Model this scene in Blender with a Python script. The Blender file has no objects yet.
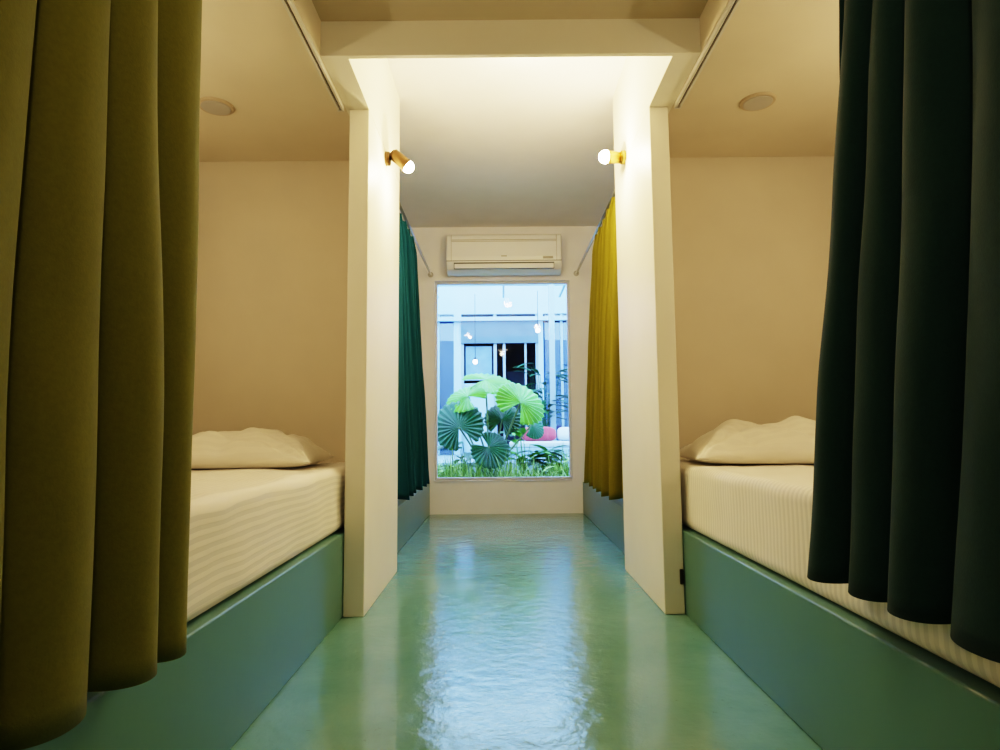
import bpy, bmesh, math, random
from mathutils import Vector, Matrix, noise
random.seed(7)
S=bpy.context.scene
COL=S.collection

# ---------------------------------------------------------------- materials
def newmat(name):
    m=bpy.data.materials.new(name); m.use_nodes=True
    nt=m.node_tree; b=nt.nodes['Principled BSDF']
    return m,nt,b
def N(nt,t,**kw):
    n=nt.nodes.new(t)
    for k,v in kw.items(): setattr(n,k,v)
    return n
def objcoord(nt,scale=(1,1,1)):
    tc=N(nt,'ShaderNodeTexCoord'); mp=N(nt,'ShaderNodeMapping')
    mp.inputs['Scale'].default_value=scale
    nt.links.new(tc.outputs['Object'],mp.inputs['Vector'])
    return mp.outputs['Vector']
def simple(name,col,rough=.6,metal=0,var=.06,nscale=6,bump=.05,bscale=60,spec=.5,bdist=.002):
    m,nt,b=newmat(name)
    v=objcoord(nt)
    n=N(nt,'ShaderNodeTexNoise'); n.inputs['Scale'].default_value=nscale; n.inputs['Detail'].default_value=5
    nt.links.new(v,n.inputs['Vector'])
    r=N(nt,'ShaderNodeValToRGB')
    r.color_ramp.elements[0].position=.3; r.color_ramp.elements[1].position=.7
    r.color_ramp.elements[0].color=[c*(1-var) for c in col]+[1]
    r.color_ramp.elements[1].color=[min(1,c*(1+var)) for c in col]+[1]
    nt.links.new(n.outputs['Fac'],r.inputs['Fac']); nt.links.new(r.outputs['Color'],b.inputs['Base Color'])
    b.inputs['Roughness'].default_value=rough; b.inputs['Metallic'].default_value=metal
    b.inputs['Specular IOR Level'].default_value=spec
    if bump>0:
        n2=N(nt,'ShaderNodeTexNoise'); n2.inputs['Scale'].default_value=bscale; n2.inputs['Detail'].default_value=3
        nt.links.new(v,n2.inputs['Vector'])
        bp=N(nt,'ShaderNodeBump'); bp.inputs['Strength'].default_value=bump; bp.inputs['Distance'].default_value=bdist
        nt.links.new(n2.outputs['Fac'],bp.inputs['Height']); nt.links.new(bp.outputs['Normal'],b.inputs['Normal'])
    return m
def emis(name,col,st):
    m,nt,b=newmat(name)
    b.inputs['Base Color'].default_value=(*col,1); b.inputs['Emission Color'].default_value=(*col,1)
    b.inputs['Emission Strength'].default_value=st
    return m

M_cream=simple('paint_cream',(.80,.765,.66),.5,var=.03,nscale=2.5,bump=.3,bscale=18)
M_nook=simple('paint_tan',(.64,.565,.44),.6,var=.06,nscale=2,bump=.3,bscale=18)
M_white=simple('paint_white',(.82,.83,.90),.5,var=.02,bump=.15,bscale=30)
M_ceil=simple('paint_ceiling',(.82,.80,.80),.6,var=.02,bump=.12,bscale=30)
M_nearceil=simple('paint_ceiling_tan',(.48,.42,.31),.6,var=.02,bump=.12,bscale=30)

def paint_floor(name,c1,c2,r1,r2,bst,coat=0,scuff=.5,bsc=11):
    m,nt,b=newmat(name); v=objcoord(nt)
    n=N(nt,'ShaderNodeTexNoise'); n.inputs['Scale'].default_value=2.2; n.inputs['Detail'].default_value=6; n.inputs['Roughness'].default_value=.6
    nt.links.new(v,n.inputs['Vector'])
    r=N(nt,'ShaderNodeValToRGB'); r.color_ramp.elements[0].position=.3; r.color_ramp.elements[1].position=.7
    r.color_ramp.elements[0].color=(*c1,1); r.color_ramp.elements[1].color=(*c2,1)
    nt.links.new(n.outputs['Fac'],r.inputs['Fac'])
    col=r.outputs['Color']
    if scuff>0:
        n3=N(nt,'ShaderNodeTexNoise'); n3.inputs['Scale'].default_value=40; n3.inputs['Detail'].default_value=5; n3.inputs['Roughness'].default_value=.7
        nt.links.new(v,n3.inputs['Vector'])
        r3=N(nt,'ShaderNodeValToRGB'); r3.color_ramp.elements[0].position=.63; r3.color_ramp.elements[1].position=.72
        r3.color_ramp.elements[0].color=(0,0,0,1); r3.color_ramp.elements[1].color=(scuff,scuff,scuff,1)
        nt.links.new(n3.outputs['Fac'],r3.inputs['Fac'])
        mx=N(nt,'ShaderNodeMix',data_type='RGBA')
        nt.links.new(r3.outputs['Color'],mx.inputs['Factor']); nt.links.new(col,mx.inputs['A'])
        mx.inputs['B'].default_value=(c1[0]*.7,c1[1]*.6,c1[2]*.5,1)
        col=mx.outputs['Result']
    nt.links.new(col,b.inputs['Base Color'])
    if r2>r1:
        n2=N(nt,'ShaderNodeTexNoise'); n2.inputs['Scale'].default_value=6; n2.inputs['Detail'].default_value=6; n2.inputs['Roughness'].default_value=.65
        nt.links.new(v,n2.inputs['Vector'])
        mr=N(nt,'ShaderNodeMapRange'); mr.inputs['From Min'].default_value=.35; mr.inputs['From Max'].default_value=.65
        mr.inputs['To Min'].default_value=r1; mr.inputs['To Max'].default_value=r2
        nt.links.new(n2.outputs['Fac'],mr.inputs['Value']); nt.links.new(mr.outputs['Result'],b.inputs['Roughness'])
    else: b.inputs['Roughness'].default_value=r1
    n4=N(nt,'ShaderNodeTexNoise'); n4.inputs['Scale'].default_value=bsc; n4.inputs['Detail'].default_value=6 if scuff else 2; n4.inputs['Roughness'].default_value=.55
    nt.links.new(v,n4.inputs['Vector'])
    bp=N(nt,'ShaderNodeBump'); bp.inputs['Strength'].default_value=bst; bp.inputs['Distance'].default_value=.01
    nt.links.new(n4.outputs['Fac'],bp.inputs['Height']); nt.links.new(bp.outputs['Normal'],b.inputs['Normal'])
    b.inputs['Specular IOR Level'].default_value=.75
    return m
M_floor=paint_floor('epoxy_teal_floor',(.090,.225,.195),(.14,.29,.25),.06,.19,.26,0,.6,16)
M_plat=paint_floor('teal_platform_paint',(.085,.20,.18),(.095,.215,.195),.34,.34,.06,scuff=0,bsc=5)

def fabric(name,col,stripe=None,rough=.85,sheen=.3,stripe_amt=.12,stripe_scale=1.0):
    m,nt,b=newmat(name); v=objcoord(nt)
    b.inputs['Roughness'].default_value=rough; b.inputs['Sheen Weight'].default_value=sheen
    b.inputs['Specular IOR Level'].default_value=.2
    n=N(nt,'ShaderNodeTexNoise'); n.inputs['Scale'].default_value=350; n.inputs['Detail'].default_value=2
    nt.links.new(v,n.inputs['Vector'])
    hsrc=n.outputs['Fac']
    if stripe:
        sx=N(nt,'ShaderNodeSeparateXYZ'); nt.links.new(v,sx.inputs[0])
        mul=N(nt,'ShaderNodeMath',operation='MULTIPLY'); mul.inputs[1].default_value=2*math.pi/ .024*stripe_scale
        if stripe=='Y': nt.links.new(sx.outputs['Y'],mul.inputs[0])
        else:
            ad=N(nt,'ShaderNodeMath',operation='ADD'); nt.links.new(sx.outputs['X'],ad.inputs[0]); nt.links.new(sx.outputs['Z'],ad.inputs[1])
            nt.links.new(ad.outputs[0],mul.inputs[0])
        sn=N(nt,'ShaderNodeMath',operation='SINE'); nt.links.new(mul.outputs[0],sn.inputs[0])
        mr=N(nt,'ShaderNodeMapRange'); mr.inputs['From Min'].default_value=-.25; mr.inputs['From Max'].default_value=.25
        nt.links.new(sn.outputs[0],mr.inputs['Value'])
        mx=N(nt,'ShaderNodeMix',data_type='RGBA'); nt.links.new(mr.outputs['Result'],mx.inputs['Factor'])
        mx.inputs['A'].default_value=(*[c*(1-stripe_amt) for c in col],1); mx.inputs['B'].default_value=(*col,1)
        nt.links.new(mx.outputs['Result'],b.inputs['Base Color'])
        mr2=N(nt,'ShaderNodeMapRange'); mr2.inputs['To Min'].default_value=.35; mr2.inputs['To Max'].default_value=.8
        nt.links.new(mr.outputs['Result'],mr2.inputs['Value']); nt.links.new(mr2.outputs['Result'],b.inputs['Roughness'])
        hsrc=mr.outputs['Result']
    else:
        n5=N(nt,'ShaderNodeTexNoise'); n5.inputs['Scale'].default_value=140; n5.inputs['Detail'].default_value=5
        nt.links.new(v,n5.inputs['Vector'])
        r=N(nt,'ShaderNodeValToRGB')
        r.color_ramp.elements[0].color=[c*.85 for c in col]+[1]; r.color_ramp.elements[1].color=[c*1.15 for c in col]+[1]
        nt.links.new(n5.outputs['Fac'],r.inputs['Fac']); nt.links.new(r.outputs['Color'],b.inputs['Base Color'])
    bp=N(nt,'ShaderNodeBump'); bp.inputs['Strength'].default_value=.25; bp.inputs['Distance'].default_value=.0012
    nt.links.new(hsrc,bp.inputs['Height']); nt.links.new(bp.outputs['Normal'],b.inputs['Normal'])
    return m
M_sheetL=fabric('striped_sheet_lengthwise',(.86,.81,.73),'XZ',stripe_amt=.16)
M_sheetR=fabric('striped_sheet_crosswise',(.86,.81,.73),'Y',stripe_amt=.16)
M_pillow=fabric('pillow_cotton',(.82,.77,.67),'Y',stripe_amt=.05)
M_olive=fabric('curtain_olive',(.155,.158,.026),sheen=.10)
M_dteal=fabric('curtain_dark_teal',(.007,.036,.036),sheen=.07)
M_teal=fabric('curtain_teal',(.003,.055,.085),sheen=.0)
M_must=fabric('curtain_mustard',(.155,.135,.013),sheen=.0)
M_rail=simple('rail_aluminium',(.62,.60,.55),.4,.3,var=.03,bump=0)
M_metal=simple('brushed_metal',(.45,.45,.45),.35,1,var=.05,bump=0)
M_dark=simple('black_metal',(.03,.025,.02),.35,.6,bump=0)
M_bronze=simple('dark_bronze',(.12,.07,.03),.35,.8,bump=0)
M_brass=simple('brass',(.55,.36,.10),.3,1,bump=0)
M_plastic=simple('ac_plastic',(.86,.87,.90),.35,var=.01,bump=0)
M_slot=simple('dark_slot',(.05,.05,.055),.6,bump=0)
M_grey=simple('grey_plastic',(.45,.42,.38),.6,bump=.3,bscale=300)
M_tan2=simple('speaker_grille',(.50,.40,.28),.6,bump=.5,bscale=400)
M_bulb=emis('bulb_glow',(1,.88,.66),80)
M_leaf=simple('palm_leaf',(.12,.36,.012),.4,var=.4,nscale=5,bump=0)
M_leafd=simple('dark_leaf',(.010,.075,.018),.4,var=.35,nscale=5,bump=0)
M_grass=simple('grass_blade',(.24,.38,.06),.5,var=.6,nscale=9,bump=0)
M_soil=simple('soil',(.05,.035,.025),.9,var=.4,bump=.6,bscale=40,bdist=.02)
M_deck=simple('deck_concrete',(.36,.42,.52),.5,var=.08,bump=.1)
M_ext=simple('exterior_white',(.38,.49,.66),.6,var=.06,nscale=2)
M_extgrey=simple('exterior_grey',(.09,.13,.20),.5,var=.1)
M_extdark=simple('interior_dark',(.03,.045,.08),.6,var=.3)
M_alu=simple('aluminium_frame',(.30,.37,.48),.35,.4,bump=0)
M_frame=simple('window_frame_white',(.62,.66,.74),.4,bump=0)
M_pink=fabric('cushion_red',(.38,.05,.07))
M_wcush=fabric('cushion_white',(.55,.58,.66))
M_bluepanel=simple('blue_panel',(.14,.23,.38),.35,var=.15,bump=0)
M_petiole=simple('palm_stem',(.14,.20,.06),.6,var=.2)
def glassmat(name,refl,tint):
    m=bpy.data.materials.new(name); m.use_nodes=True; nt=m.node_tree; nt.nodes.clear()
    o=N(nt,'ShaderNodeOutputMaterial'); t=N(nt,'ShaderNodeBsdfTransparent'); g=N(nt,'ShaderNodeBsdfGlossy')
    t.inputs[0].default_value=(*tint,1); g.inputs['Roughness'].default_value=.02
    lw=N(nt,'ShaderNodeFresnel'); lw.inputs['IOR'].default_value=refl
    mx=N(nt,'ShaderNodeMixShader'); nt.links.new(lw.outputs[0],mx.inputs[0])
    nt.links.new(t.outputs[0],mx.inputs[1]); nt.links.new(g.outputs[0],mx.inputs[2]); nt.links.new(mx.outputs[0],o.inputs[0])
    return m
M_glass=glassmat('window_glass',1.25,(.92,.96,1))
M_glass2=glassmat('blue_glass',2.2,(.40,.58,.85))

# ---------------------------------------------------------------- helpers
def link(o,parent=None):
    COL.objects.link(o)
    if parent: o.parent=parent
    return o
def empty(name,loc=(0,0,0)):
    e=bpy.data.objects.new(name,None); e.empty_display_size=.1; COL.objects.link(e); e.location=loc; return e
def mesh_obj(name,bm,mat,parent=None,smooth=False):
    me=bpy.data.meshes.new(name); bm.to_mesh(me); bm.free()
    if isinstance(mat,(list,tuple)):
        for m in mat: me.materials.append(m)
    else: me.materials.append(mat)
    if smooth:
        for p in me.polygons: p.use_smooth=True
    return link(bpy.data.objects.new(name,me),parent)
def boxes(name,lst,mat,parent=None,bevel=0):
    bm=bmesh.new()
    for (x0,x1,y0,y1,z0,z1) in lst:
        r=bmesh.ops.create_cube(bm,size=1)
        bmesh.ops.scale(bm,vec=(x1-x0,y1-y0,z1-z0),verts=r['verts'])
        bmesh.ops.translate(bm,vec=((x0+x1)/2,(y0+y1)/2,(z0+z1)/2),verts=r['verts'])
    o=mesh_obj(name,bm,mat,parent)
    if bevel:
        b=o.modifiers.new('bevel','BEVEL'); b.width=bevel; b.segments=3; b.limit_method='ANGLE'
    return o
def cyl(name,p0,p1,r0,r1,mat,parent=None,seg=32,bevel=0):
    p0=Vector(p0);p1=Vector(p1);d=p1-p0
    bm=bmesh.new()
    bmesh.ops.create_cone(bm,cap_ends=True,segments=seg,radius1=r0,radius2=r1,depth=d.length)
    q=Vector((0,0,1)).rotation_difference(d.normalized()).to_matrix().to_4x4()
    bmesh.ops.transform(bm,matrix=Matrix.Translation((p0+p1)/2)@q,verts=bm.verts)
    o=mesh_obj(name,bm,mat,parent)
    for p in o.data.polygons:
        p.use_smooth=len(p.vertices)==4
    if bevel:
        b=o.modifiers.new('bevel','BEVEL'); b.width=bevel; b.segments=2; b.limit_method='ANGLE'
    return o
def tube(name,pts,r,mat,parent=None,res=6):
    cu=bpy.data.curves.new(name,'CURVE'); cu.dimensions='3D'; cu.bevel_depth=r; cu.bevel_resolution=3; cu.use_fill_caps=True
    sp=cu.splines.new('NURBS'); sp.points.add(len(pts)-1)
    for i,p in enumerate(pts): sp.points[i].co=(*p,1)
    sp.use_endpoint_u=True; sp.order_u=min(4,len(pts)); sp.resolution_u=res
    cu.materials.append(mat)
    return link(bpy.data.objects.new(name,cu),parent)
def light(name,kind,loc,power,col,size=.05,parent=None,rot=None,**kw):
    l=bpy.data.lights.new(name,kind); l.energy=power; l.color=col
    if kind in('POINT','SPOT'): l.shadow_soft_size=size
    for k,v in kw.items(): setattr(l,k,v)
    o=bpy.data.objects.new(name,l); o.location=loc
    if rot: o.rotation_euler=rot
    return link(o,parent)
WARM=(1,.77,.46)

# ---------------------------------------------------------------- constants (metres)
XL,XR=-1.70,1.80          # outer side walls
PL,PR=-.645,.742          # bed platform faces
WL,WR=-.56,.66            # corridor partition faces
YB=-1.7                   # back wall
YF=5.65                   # far wall
# ---------------------------------------------------------------- shell
boxes('floor',[(XL-.1,XR+.1,YB-.1,YF,-.1,0)],M_floor)
boxes('wall_left',[(XL-.1,XL,YB-.1,YF+.15,0,2.8)],M_nook)
boxes('wall_right',[(XR,XR+.1,YB-.1,YF+.15,0,2.8)],M_nook)
boxes('wall_back',[(XL,XR,YB-.1,YB,0,2.8)],M_nook)
wx0,wx1,wz0,wz1=-.60,.65,.30,2.13
boxes('wall_far',[(XL,wx0,YF,YF+.15,0,2.8),(wx1,XR,YF,YF+.15,0,2.8),(wx0,wx1,YF,YF+.15,0,wz0),(wx0,wx1,YF,YF+.15,wz1,2.8)],M_white)
boxes('ceiling',[(XL,XR,3.4,YF,2.64,2.8),(WL,WR,2.22,3.4,2.64,2.8)],M_ceil)
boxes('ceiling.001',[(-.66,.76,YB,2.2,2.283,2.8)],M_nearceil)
boxes('ceiling_alcove',[(XL,-.66,YB,3.1,2.147,2.8),(.76,XR,YB,3.1,2.147,2.8)],M_nook)
boxes('wall_partition_left',[(PL,WL,2.587,3.4,0,2.147)],M_cream,bevel=.004)
boxes('wall_partition_right',[(WR,PR,2.587,3.4,0,2.147)],M_cream,bevel=.004)
boxes('wall_upper_left',[(-.66,WL,2.22,3.4,2.147,2.8)],M_cream)
boxes('wall_upper_right',[(WR,.76,2.22,3.4,2.147,2.8)],M_cream)
boxes('wall_headboard_left',[(XL,PL,3.1,3.4,0,2.8)],M_nook)
boxes('wall_headboard_right',[(PR,XR,3.1,3.4,0,2.8)],M_nook)
boxes('trim_lintel',[(-.66,.76,2.2,2.22,2.147,2.8)],M_cream)

# ---------------------------------------------------------------- beds
def bumpy_box(name,x0,x1,y0,y1,z0,z1,mat,parent,amp=.006,rad=.035,seed=0):
    bm=bmesh.new()
    nx,ny,nz=int((x1-x0)/.05),int((y1-y0)/.04),6
    r=bmesh.ops.create_cube(bm,size=1)
    bmesh.ops.scale(bm,vec=(x1-x0,y1-y0,z1-z0),verts=bm.verts)
    bmesh.ops.translate(bm,vec=((x0+x1)/2,(y0+y1)/2,(z0+z1)/2),verts=bm.verts)
    bmesh.ops.bevel(bm,geom=bm.edges[:],offset=rad,segments=4,affect='EDGES',profile=.5)
    for ax,a,b,n in(((1,0,0),x0,x1,nx),((0,1,0),y0,y1,ny),((0,0,1),z0,z1,nz)):
        for i in range(1,n):
            p=Vector(ax)*(a+(b-a)*i/n)
            bmesh.ops.bisect_plane(bm,geom=bm.verts[:]+bm.edges[:]+bm.faces[:],plane_co=p,plane_no=ax)
    for v in bm.verts:
        if v.co.z>z0+.02:
            d=noise.noise(Vector((v.co.x*4,v.co.y*3,v.co.z*5+seed)))*amp+noise.noise(Vector((v.co.x*12,v.co.y*9,v.co.z*9+seed)))*amp*.5
            if v.co.z>z1-.002: v.co.z+=d*.8
            elif abs(v.co.x-x0)<.01: v.co.x+=d
            elif abs(v.co.x-x1)<.01: v.co.x+=d
    return mesh_obj(name,bm,mat,parent,True)
def platform_bed(x0,x1,face_left,y0,y1,ztop,sheet,mh=.266,seed=0,edge=.02):
    e=empty('platform_bed',((x0+x1)/2,(y0+y1)/2,0)); e2=e.location.copy()
    b=boxes('platform_base',[(x0,x1,y0,y1,0,ztop)],M_plat,bevel=.006)
    if face_left: mx0,mx1=x0+edge,x1-.03
    else: mx0,mx1=x0+.03,x1-edge
    m=bumpy_box('mattress',mx0,mx1,y0+.03,y1-.02,ztop+.001,ztop+mh,sheet,None,seed=seed,amp=.009)
    for o in(b,m):
        o.parent=e; o.location=-e2
    return e
I=.004
platform_bed(XL+I,PL-.001,False,YB+I,3.1-I,.334,M_sheetL,seed=1)
platform_bed(PR+.001,XR-I,True,YB+I,3.1-I,.334,M_sheetR,seed=5)
platform_bed(XL+I,-.64,False,3.4+I,YF-I,.28,M_sheetL,seed=9,mh=.16,edge=.14)
platform_bed(.735,XR-I,True,3.4+I,YF-I,.28,M_sheetR,seed=13,mh=.16,edge=.14)

def pillow(cx,cy,zb,w,d,h,rot,seed,tilt=0):
    n=64; bm=bmesh.new(); top=[];bot=[]
    def P(a,b,sgn):
        u=a*2-1; v=b*2-1
        ex=1-.08*(1-abs(v)**2); ey=1-.10*(1-abs(u)**2)
        x=u*w/2*ex; y=v*d/2*ey
        prof=max(0,(1-abs(u)**2.3))**.62*max(0,(1-abs(v)**2.3))**.62
        z=prof*h
        cr=0
        for cu,cv in((-1,-1),(1,-1),(-1,1),(1,1)):
            dx,dy=u-cu,v-cv; rr=math.hypot(dx,dy); an=math.atan2(dy,dx)
            cr+=math.sin(an*12+seed+cu)*math.exp(-rr*1.7)*.030
        wr=noise.noise(Vector((x*6+seed,y*6,seed)))*.028+noise.noise(Vector((x*15+y*9+seed,y*13,seed)))*.018
        if sgn>0: zz=.022+z*.95+(wr+cr)*min(1,prof*1.8)
        else: zz=.022-min(.022,prof*.06)
        return (x,y,zz)
    for i in range(n+1):
        top.append([bm.verts.new(P(i/n,j/n,1)) for j in range(n+1)])
    for i in range(n+1):
        bot.append([top[i][j] if i in(0,n) or j in(0,n) else bm.verts.new(P(i/n,j/n,-1)) for j in range(n+1)])
    for i in range(n):
        for j in range(n):
            bm.faces.new((top[i][j],top[i+1][j],top[i+1][j+1],top[i][j+1]))
            bm.faces.new((bot[i][j],bot[i][j+1],bot[i+1][j+1],bot[i+1][j]))
    o=mesh_obj('pillow',bm,M_pillow,None,True)
    o.location=(cx,cy,zb); o.rotation_euler=(tilt,0,rot)
    return o
pillow(-1.12,2.70,.607,.70,.50,.140,.07,3.1)
pillow(1.19,2.70,.607,.80,.52,.152,-.08,8.4)

# ---------------------------------------------------------------- curtains
def curtain(name,x,side,y0,y1,z0,z1,n,amp,mat,seed,flare0=0,flare1=0,bulge=0,fl=1.4,hook=.01,wavy=False):
    """side=+1: fold crests face +x"""
    e=empty(name,(x,(y0+y1)/2,z1)); loc=e.location.copy()
    cols=n*26; rows=48; bm=bmesh.new(); g=[]
    for i in range(cols+1):
        s=i/cols; c=[]
        for j in range(rows+1):
            t=j/rows
            sl=s+ .35/n*noise.noise(Vector((s*n*.45,t*.9,seed)))*1.6
            ph=math.pi*n*sl
            fold=math.floor(n*sl)
            fv=.78+.45*abs(noise.noise(Vector((fold*1.37+.5,seed*2,.3))))*1.4
            k=.62+.5*t
            hd=1-.6*math.exp(-(t*(z1-z0)/.08)**2)
            a=amp*k*hd*fv
            if wavy: w=-math.cos(2*ph)
            else: w=2*math.sqrt(math.sin(ph)**2+.008)-1.1
            yy0=y0+flare0*t**fl; yy1=y1+flare1*t**fl
            wavelen=(yy1-yy0)/n
            X=x+side*(a*w+.010*noise.noise(Vector((s*n*.8,t*2.2,seed+5)))+.006*noise.noise(Vector((s*n*2.5,t*6,seed+3))))+bulge*t
            Y=yy0+(yy1-yy0)*s-(math.sin(2*ph)*wavelen*.17 if not wavy else -math.sin(2*ph)*wavelen*.20)+.012*noise.noise(Vector((s*n*.5,t*2.5,seed+9)))
            Z=z1+(z0-z1)*t-.008*w*t
            c.append(bm.verts.new((X,Y,Z)))
        g.append(c)
    for i in range(cols):
        for j in range(rows):
            bm.faces.new((g[i][j],g[i+1][j],g[i+1][j+1],g[i][j+1]))
    o=mesh_obj('cloth',bm,mat,e,True); o.location=-loc
    sd=o.modifiers.new('thick','SOLIDIFY'); sd.thickness=.003
    bm=bmesh.new()
    for k in range(n+1):
        r=bmesh.ops.create_cube(bm,size=1)
        bmesh.ops.scale(bm,vec=(.008,.008,.04),verts=r['verts'])
        bmesh.ops.translate(bm,vec=(x,y0+(y1-y0)*k/n,z1+hook),verts=r['verts'])
    h=mesh_obj('hooks',bm,M_metal,e); h.location=-loc
    return e
curtain('curtain_olive',-.590,1,.05,1.125,.384,2.10,9,.052,M_olive,2.3,0,.0)
curtain('curtain_dark_teal',.700,-1,.05,1.135,.440,2.10,10,.048,M_dteal,6.1,0,.25)
curtain('curtain_teal',-.635,1,3.46,4.50,.36,2.15,6,.062,M_teal,11.7,0,.30,bulge=.045,fl=.8,hook=.005,wavy=True)
curtain('curtain_mustard',.715,-1,3.46,4.50,.36,2.16,6,.062,M_must,17.2,0,.20,bulge=-.04,fl=.8,hook=0,wavy=True)

def track(x,y0,y1,z1):
    e=empty('curtain_track',(x,y0,z1))
    o=boxes('rail_body',[(x-.014,x-.004,y0,y1,z1-.020,z1),(x+.004,x+.014,y0,y1,z1-.020,z1),(x-.004,x+.004,y0,y1,z1-.006,z1)],M_rail,bevel=.001)
    p=boxes('rail_slot',[(x-.004,x+.004,y0+.01,y1-.01,z1-.010,z1-.006)],M_dark)
    q=boxes('end_cap',[(x-.014,x+.014,y1,y1+.006,z1-.022,z1)],M_rail)
    for r in(o,p,q): r.parent=e; r.location=-e.location
track(-.677,0.0,2.56,2.147); track(.777,0.0,2.56,2.147)
def rod(x):
    e=empty('curtain_rod',(x,3.4,2.19))
    o=cyl('rod',(x,3.4,2.19),(x,YF,2.19),.010,.010,M_metal)
    p=cyl('flange',(x,YF-.012,2.19),(x,YF,2.19),.025,.025,M_metal)
    q=cyl('flange_near',(x,3.4,2.19),(x,3.412,2.19),.025,.025,M_metal)
    for k in(o,p,q): k.parent=e; k.location=-e.location
rod(-.635); rod(.715)

for x in(-1.21,1.117):
    e=empty('ceiling_speaker',(x,2.55,2.147))
    a=cyl('rim',(x,2.55,2.139),(x,2.55,2.147),.07,.076,M_tan2,bevel=.001)
    b=cyl('grille',(x,2.55,2.136),(x,2.55,2.139),.058,.060,M_grey)
    for k in(a,b): k.parent=e; k.location=-e.location

# ---------------------------------------------------------------- wall lamps
def wall_lamp(wx,side,y,z,d,matbody,power,matbase,arm=.05,col=WARM,br=.030):
    e=empty('wall_spotlight',(wx,y,z)); L=e.location.copy(); ks=[]
    ks.append(cyl('base',(wx,y,z),(wx+side*.022,y,z),.036,.034,matbase,bevel=.002))
    ks.append(cyl('arm',(wx+side*.02,y,z),(wx+side*arm,y,z),.008,.008,matbase))
    j=Vector((wx+side*arm,y,z)); d=Vector(d).normalized()
    bm=bmesh.new(); bmesh.ops.create_uvsphere(bm,u_segments=16,v_segments=10,radius=.014)
    bmesh.ops.translate(bm,vec=j,verts=bm.verts); ks.append(mesh_obj('joint',bm,matbase,None,True))
    ks.append(cyl('head',j-d*.035,j+d*.055,.029,.033,matbody,bevel=.003))
    ks.append(cyl('head_ring',j+d*.045,j+d*.056,.035,.035,matbase if matbody is M_brass else matbody))
    ks.append(cyl('cap',j-d*.045,j-d*.035,.018,.029,matbody))
    bm=bmesh.new(); bmesh.ops.create_uvsphere(bm,u_segments=20,v_segments=12,radius=br)
    bmesh.ops.translate(bm,vec=j+d*.060,verts=bm.verts); ks.append(mesh_obj('bulb',bm,M_bulb,None,True))
    ks.append(light('bulb_light','POINT',j+d*.116,power,col,.02))
    for k in ks:
        k.parent=e; k.location=Vector(k.location)-L
    return e
wall_lamp(WL,1,2.98,2.10,(.70,.1,-.60),M_bronze,13,M_bronze,arm=.065,col=(1,.72,.36))
wall_lamp(WR,-1,3.12,2.16,(-.85,-.35,-.1),M_brass,18,M_brass,col=(1,.72,.36),br=.034)

def ceiling_lamp(x,y,z,power,r=.11,drop=0,col=WARM):
    e=empty('ceiling_lamp',(x,y,z)); L=e.location.copy()
    ks=[cyl('mount',(x,y,z-.02),(x,y,z),r*.8,r*.8,M_metal)]
    if drop: ks.append(cyl('stem',(x,y,z-drop),(x,y,z-.02),.008,.008,M_metal))
    bm=bmesh.new(); bmesh.ops.create_uvsphere(bm,u_segments=24,v_segments=12,radius=r*.5 if drop else r*.92)
    for v in bm.verts:
        if not drop: v.co.z=min(v.co.z,0)*.4
    bmesh.ops.translate(bm,vec=(x,y,z-.02-drop),verts=bm.verts); ks.append(mesh_obj('diffuser',bm,emis('diffuser_glow',(1,.84,.6),8),None,True))
    ks.append(light('lamp_light','POINT',(x,y,z-.03-drop-(r*.5 if drop else .07)),power,col,.05))
    for k in ks: k.parent=e; k.location=Vector(k.location)-L
ceiling_lamp(.12,2.80,2.64,17,r=.08,drop=.05,col=(1,.76,.38))
ceiling_lamp(.05,-.2,2.283,9.5)  # unseen lamp added behind the camera to light the near corridor
wall_lamp(XL,1,1.75,1.55,(.6,-.2,.5),M_dark,6.5,M_brass)  # unseen lamp added behind the curtain to brighten the left nook
wall_lamp(XR,-1,1.75,1.55,(-.6,-.2,.5),M_dark,8.5,M_brass)  # likewise added out of view, brightens the right nook

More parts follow.
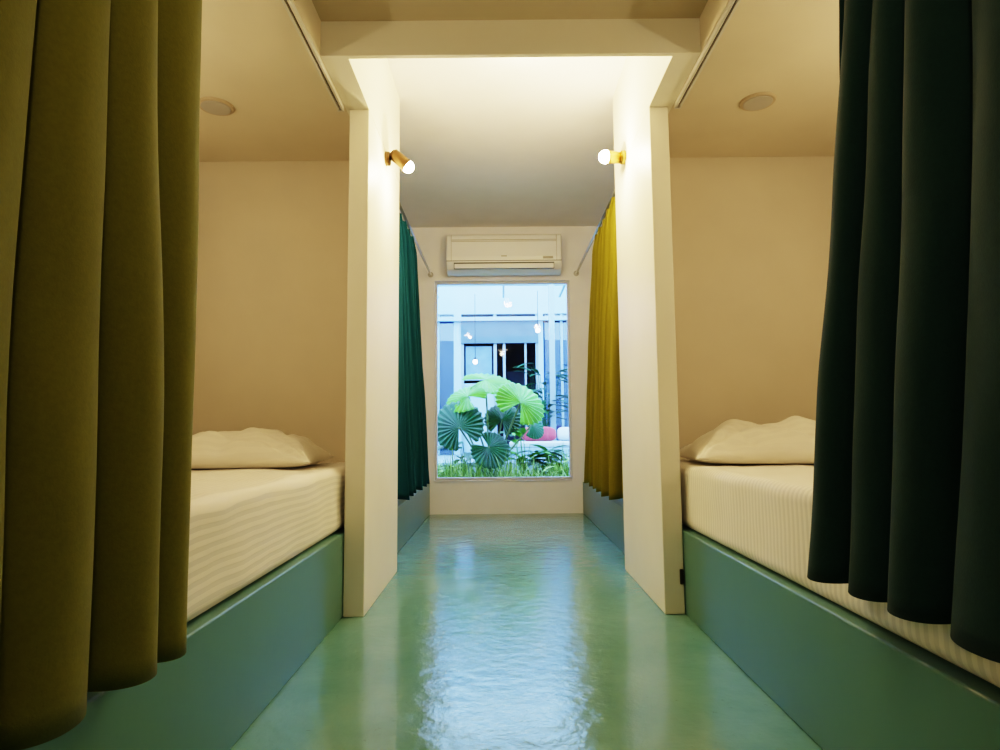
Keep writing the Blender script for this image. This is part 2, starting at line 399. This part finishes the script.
# ---------------------------------------------------------------- air conditioner
def aircon():
    x0,x1=-.475,.565; yb=YF
    e=empty('air_conditioner',((x0+x1)/2,yb,2.2)); L=e.location.copy(); ks=[]
    prof=[(-.001,2.17),(-.10,2.165),(-.165,2.19),(-.195,2.235),(-.205,2.30),(-.20,2.44),(-.185,2.50),(-.15,2.525),(-.001,2.525)]
    bm=bmesh.new(); a=[bm.verts.new((x0,yb+p[0],p[1])) for p in prof]; b=[bm.verts.new((x1,yb+p[0],p[1])) for p in prof]
    n=len(prof)
    for i in range(n): bm.faces.new((a[i],a[(i+1)%n],b[(i+1)%n],b[i]))
    bm.faces.new(a[::-1]); bm.faces.new(b)
    bmesh.ops.recalc_face_normals(bm,faces=bm.faces)
    o=mesh_obj('body',bm,M_plastic); m=o.modifiers.new('b','BEVEL'); m.width=.014; m.segments=4; m.limit_method='ANGLE'; m.angle_limit=.3
    ks.append(o)
    ks.append(boxes('outlet_slot',[(x0+.07,x1-.07,yb-.198,yb-.12,2.196,2.250)],M_slot))
    fl=boxes('louvre',[(x0+.075,x1-.075,yb-.212,yb-.200,2.192,2.236)],M_plastic,bevel=.004); ks.append(fl)
    ks.append(boxes('panel_seam',[(x0+.004,x1-.004,yb-.2055,yb-.19,2.262,2.266)],M_slot))
    ks.append(boxes('intake_slats',[(x0+.05,x1-.05,yb-.2035,yb-.19,2.44+.014*i,2.444+.014*i) for i in range(2)],M_grey))
    ks.append(boxes('side_seam',[(x0+.045,x0+.048,yb-.2055,yb-.19,2.266,2.50),(x1-.048,x1-.045,yb-.2055,yb-.19,2.266,2.50)],M_grey))
    ks.append(boxes('display',[(x1-.17,x1-.08,yb-.2075,yb-.19,2.28,2.30)],M_grey,bevel=.001))
    ks.append(boxes('badge',[(.02,.07,yb-.2075,yb-.19,2.30,2.310)],M_grey,bevel=.001))
    for k in ks: k.parent=e; k.location=-L
aircon()

# ---------------------------------------------------------------- window
def window():
    e=empty('window_1',(0,YF,wz0)); L=e.location.copy(); t=.022; y0,y1=YF+.03,YF+.08; ks=[]
    ks.append(boxes('frame',[(wx0,wx0+t,y0,y1,wz0,wz1),(wx1-t,wx1,y0,y1,wz0,wz1),(wx0+t,wx1-t,y0,y1,wz0,wz0+t),(wx0+t,wx1-t,y0,y1,wz1-t,wz1)],M_frame,bevel=.003))
    ks.append(boxes('glass',[(wx0+t,wx1-t,YF+.052,YF+.056,wz0+t,wz1-t)],M_glass))
    for k in ks: k.parent=e; k.location=-L
window()
boxes('trim_1',[(wx0,wx1,YF-.012,YF+.03,wz0-.012,wz0)],M_white,bevel=.003)

e=empty('wall_socket',(PR-.02,2.587,.17))
a=boxes('plate',[(PR-.018,PR-.004,2.575,2.587,.12,.18)],M_dark,bevel=.003); a.parent=e; a.location=-e.location

# ---------------------------------------------------------------- courtyard
boxes('ground',[(-3.99,3.99,YF+.155,7.6,-.1,.12),],M_soil)
boxes('deck',[(-3.99,3.99,7.6,14,-.1,.355)],M_deck)
boxes('wall_courtyard_left',[(-4.1,-4,YF+.15,14,-.1,3.2)],M_ext)
boxes('wall_courtyard_right',[(4,4.1,YF+.15,14,-.1,3.2)],M_ext)
def building():
    e=empty('courtyard_building',(0,10,.36)); L=e.location.copy(); ks=[]
    ks.append(boxes('upper_wall',[(-3.99,3.99,9.9,10.2,2.62,3.4)],M_ext))
    ks.append(boxes('roof',[(-3.99,3.99,9.8,13.1,3.4,3.46)],M_ext))
    ks.append(boxes('beam',[(-.62,.62,9.86,9.9,2.14,2.50)],M_extgrey))
    ks.append(boxes('fascia',[(-3.99,3.99,9.82,9.9,2.50,2.56)],M_ext))
    ks.append(boxes('pillars',[(-.74,-.62,9.9,10.2,.36,2.62),(.62,.70,9.9,10.1,.36,2.62),(-3.99,-2.7,9.9,10.2,.36,2.62),(3,3.99,9.9,10.2,.36,2.62)],M_ext))
    ks.append(boxes('door_frames',[(-.62,-.58,9.92,10,.36,2.3),(-.10,-.05,9.92,10,.36,2.62),(.05,.09,9.92,10,.36,2.2),(.40,.43,9.92,10,.36,2.2),(.58,.62,9.92,10,.36,2.62),(-.58,-.10,9.92,10,1.55,1.59)],M_alu))
    ks.append(boxes('panel_window',[(-.55,-.13,9.95,9.97,1.62,2.10)],M_bluepanel))
    ks.append(boxes('white_panels',[(-.58,-.10,9.96,10,.36,1.5)],M_ext))
    ks.append(boxes('side_glass',[(.70,3.0,9.95,9.97,.36,2.62)],M_glass2))
    ks.append(boxes('side_glass_frames',[(.98,1.02,9.92,9.99,.36,2.62),(1.5,1.54,9.92,9.99,.36,2.62),(2.2,2.24,9.92,9.99,.36,2.62),(-1.0,-.97,9.92,9.99,.36,2.62),(-1.6,-1.57,9.92,9.99,.36,2.62)],M_alu))
    ks.append(boxes('inner_room',[(-3.99,3.99,13,13.1,.36,3.4),(-3.99,3.99,10.2,13,2.62,2.7)],M_extdark))
    ks.append(boxes('inner_shelves',[(.15,.5,12.2,12.5,.36,1.9),(1.2,2.4,12,12.5,.36,1.2),(-2,-1,11,11.4,.36,1.6)],M_extgrey))
    ks.append(boxes('curtain_sheers',[(-2.65,-.76,10.1,10.14,.36,2.6),(.75,1.6,10.6,10.64,.36,2.6)],M_ext))
    ks.append(boxes('left_glass',[(-2.7,-.74,9.95,9.97,.36,2.62)],M_glass2))
    for k in ks: k.parent=e; k.location=-L
building()
def awning():
    e=empty('courtyard_awning',(0,9.2,2.9)); L=e.location.copy(); ks=[]
    ks.append(boxes('beams',[(-3.98,3.98,8.92,8.97,2.86,2.9)]+[(x,x+.03,8.97,9.8,2.86,2.89) for x in(-3,-2,-1,.05,.95,2,3)],M_ext))
    ks.append(boxes('posts',[(.72,.80,8.92,9.0,.36,2.86),(-1.3,-1.22,8.92,9.0,.36,2.86)],M_alu))
    for k in ks: k.parent=e; k.location=-L
awning()
for (x,y,z) in((-.38,9.5,1.80),(.58,9.3,2.25)):
    e=empty('pendant_lamp',(x,y,z)); 
    bm=bmesh.new(); bmesh.ops.create_uvsphere(bm,u_segments=16,v_segments=10,radius=.035); b=mesh_obj('globe',bm,emis('pendant_glow',(1,.9,.7),14),e,True)
    c=cyl('cord',(0,0,.03),(0,0,2.86-z),.004,.004,M_dark,e)
    d=cyl('socket',(0,0,.03),(0,0,.07),.014,.012,M_dark,e)

def daybed():
    e=empty('daybed',(.6,8.1,.36)); L=e.location.copy(); ks=[]
    Y=-.5
    ks.append(boxes('frame',[(.1,1.5,8.3+Y,9.0+Y,.44,.52),(.12,.18,8.32+Y,8.38+Y,.36,.44),(1.42,1.48,8.32+Y,8.38+Y,.36,.44),(.12,.18,8.9+Y,8.96+Y,.36,.44),(1.42,1.48,8.9+Y,8.96+Y,.36,.44)],M_ext,bevel=.005))
    ks.append(boxes('seat_cushion',[(.12,1.48,8.32+Y,8.98+Y,.52,.60)],M_wcush,bevel=.03))
    for k in ks: k.parent=e; k.location=-L
    def cushion(x,y,z,w,h,mat,rz):
        bm=bmesh.new(); bmesh.ops.create_uvsphere(bm,u_segments=32,v_segments=20,radius=1)
        for v in bm.verts:
            c=v.co
            f=lambda t:math.copysign(abs(t)**.55,t)
            c.x,c.z,c.y=f(c.x)*w/2,f(c.z)*h/2,c.y*.075
        o=mesh_obj('throw_cushion',bm,mat,e,True); o.location=Vector((x,y,z))-L; o.rotation_euler=(-.5,0,rz)
    cushion(.50,8.12,.69,.46,.20,M_pink,.1); cushion(.86,8.15,.69,.24,.18,M_wcush,-.1); cushion(1.15,8.2,.71,.32,.24,M_pink,.1)
daybed()

def fan_leaf(bm,center,normal,up,R,span=310,seg=22,cup=.25):
    n=Vector(normal).normalized(); u=Vector(up); u=(u-n*u.dot(n)).normalized(); r=u.cross(n)
    c=Vector(center); hub=bm.verts.new(c)
    rings=[.35,.7,.9]; cols=[]
    tot=seg*2
    for i in range(tot+1):
        a=math.radians(-span/2+span*i/tot); d=u*math.cos(a)+r*math.sin(a)
        pl=(1 if i%2 else -1)
        RR=R*(.88+.12*math.cos(a))
        col=[]
        for k in rings:
            q=k*RR
            h=-cup*R*k*k*.55+pl*.016*R*k*2
            col.append(bm.verts.new(c+d*q+n*h))
        tip=RR*(1.0 if i%2 else .93)
        col.append(bm.verts.new(c+d*tip-n*cup*R*.6))
        cols.append(col)
    for i in range(tot):
        A,B=cols[i],cols[i+1]
        bm.faces.new((hub,A[0],B[0]))
        for k in range(3): bm.faces.new((A[k],A[k+1],B[k+1],B[k]))
bed=empty('planting_bed',(0,6.7,.12)); BL=bed.location.copy()
def palm():
    base=Vector((-.10,6.55,.12)); e=bed; L=BL
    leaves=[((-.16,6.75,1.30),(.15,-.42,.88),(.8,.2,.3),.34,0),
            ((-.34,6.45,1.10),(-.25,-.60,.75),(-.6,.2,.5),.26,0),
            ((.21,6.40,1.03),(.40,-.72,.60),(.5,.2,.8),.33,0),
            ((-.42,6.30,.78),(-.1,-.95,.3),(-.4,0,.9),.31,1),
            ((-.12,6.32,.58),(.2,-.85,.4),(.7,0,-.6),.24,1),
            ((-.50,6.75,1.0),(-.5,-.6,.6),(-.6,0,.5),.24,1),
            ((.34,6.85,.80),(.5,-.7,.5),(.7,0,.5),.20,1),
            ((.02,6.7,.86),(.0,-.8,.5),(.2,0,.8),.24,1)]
    for k,mat in((0,M_leaf),(1,M_leafd)):
        bm=bmesh.new()
        for c,n,u,R,mi in leaves:
            if mi==k: fan_leaf(bm,c,n,u,R)
        o=mesh_obj('fan_palm_leaves_%s'%('bright' if k==0 else 'dark'),bm,mat,e); o.location=-L
    for i,(c,n,u,R,mi) in enumerate(leaves):
        c=Vector(c); mid=(base*.45+c*.55)+Vector((0,.05,.08))
        b=base+Vector((random.uniform(-.06,.06),random.uniform(-.04,.04),0))
        t=tube('fan_palm_stem_%d'%i,[b,b+Vector((0,0,.2)),mid,c],.010,M_petiole,e); t.location=-L
palm()
def grass():
    bm=bmesh.new()
    for i in range(2800):
        x=random.uniform(-1.6,1.6); y=random.uniform(6.12,7.3)
        cl=.6+.8*noise.noise(Vector((x*3,y*3,1.7)))
        h=random.uniform(.18,.46)*max(.4,cl+.3); w=random.uniform(.006,.014)
        a=random.uniform(0,6.28); lean=random.uniform(.06,.26)
        dx,dy=math.cos(a),math.sin(a); pts=[]
        for k in range(4):
            t=k/3; p=Vector((x+dx*lean*t*t,y+dy*lean*t*t,.12+h*(t-.25*t*t*lean*5)))
            q=Vector((-dy,dx,0))*w*(1-t*.9); pts.append((bm.verts.new(p-q),bm.verts.new(p+q)))
        for k in range(3): bm.faces.new((pts[k][0],pts[k][1],pts[k+1][1],pts[k+1][0]))
    mesh_obj('grass',bm,M_grass,bed).location=-BL
grass()
def leafy(name,x,y,z0,h,n,ll,lw,mat,seed,spread=.5,parent=None):
    rnd=random.Random(seed); bm=bmesh.new()
    for i in range(n):
        a=rnd.uniform(0,6.28); el=rnd.uniform(.2,1.3); b=Vector((rnd.uniform(-.04,.04),rnd.uniform(-.04,.04),0))
        hh=h*rnd.uniform(.4,1); tip0=b+Vector((math.cos(a)*spread*hh*.5,math.sin(a)*spread*hh*.5,hh))
        sd=Vector((-math.sin(a),math.cos(a),0))*.004
        v=[bm.verts.new(b-sd),bm.verts.new(b+sd),bm.verts.new(tip0+sd),bm.verts.new(tip0-sd)]; bm.faces.new(v)
        d=Vector((math.cos(a)*math.cos(el*.6),math.sin(a)*math.cos(el*.6),math.sin(el*.6)-.3)).normalized(); s=Vector((-math.sin(a),math.cos(a),0))
        prev=None
        for k in range(7):
            t=k/6; w=lw*math.sin(math.pi*min(.99,t*.92+.06))**.8
            c=tip0+d*ll*t+Vector((0,0,-.25*ll*t*t))
            cur=(bm.verts.new(c-s*w/2+Vector((0,0,w*.15))),bm.verts.new(c),bm.verts.new(c+s*w/2+Vector((0,0,w*.15))))
            if prev:
                bm.faces.new((prev[0],prev[1],cur[1],cur[0])); bm.faces.new((prev[1],prev[2],cur[2],cur[1]))
            prev=cur
    o=mesh_obj(name,bm,mat,parent); o.location=Vector((x,y,z0))-(BL if parent else Vector())
leafy('broadleaf',.26,6.95,.12,.60,26,.30,.13,M_leaf,4,parent=bed)
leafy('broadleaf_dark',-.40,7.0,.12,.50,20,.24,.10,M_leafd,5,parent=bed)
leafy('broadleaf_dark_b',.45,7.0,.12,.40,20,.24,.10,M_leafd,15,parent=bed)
leafy('tall_shrub',.66,9.05,.36,1.35,60,.30,.09,M_leafd,6,.35)
leafy('spiky_leaf',.62,6.6,.12,.30,18,.22,.05,M_grass,8,parent=bed)
leafy('spiky_leaf_b',-.55,6.4,.12,.25,18,.20,.05,M_grass,18,parent=bed)

# ---------------------------------------------------------------- world
w=bpy.data.worlds.new('world'); S.world=w; w.use_nodes=True
bg=w.node_tree.nodes['Background']; bg.inputs[0].default_value=(.36,.62,1,1); bg.inputs[1].default_value=8

# ---------------------------------------------------------------- camera
cd=bpy.data.cameras.new('camera'); cd.sensor_width=36; cd.lens=22.32; cd.clip_start=.02
cam=bpy.data.objects.new('camera',cd); COL.objects.link(cam)
cam.location=(0,0,.75)
cam.rotation_euler=(Matrix.Rotation(math.radians(95.07),3,'X')@Matrix.Rotation(math.radians(-.5),3,'Z')).to_euler()
S.camera=cam
S.view_settings.view_transform='Filmic'
S.view_settings.look='High Contrast'
S.view_settings.exposure=.62
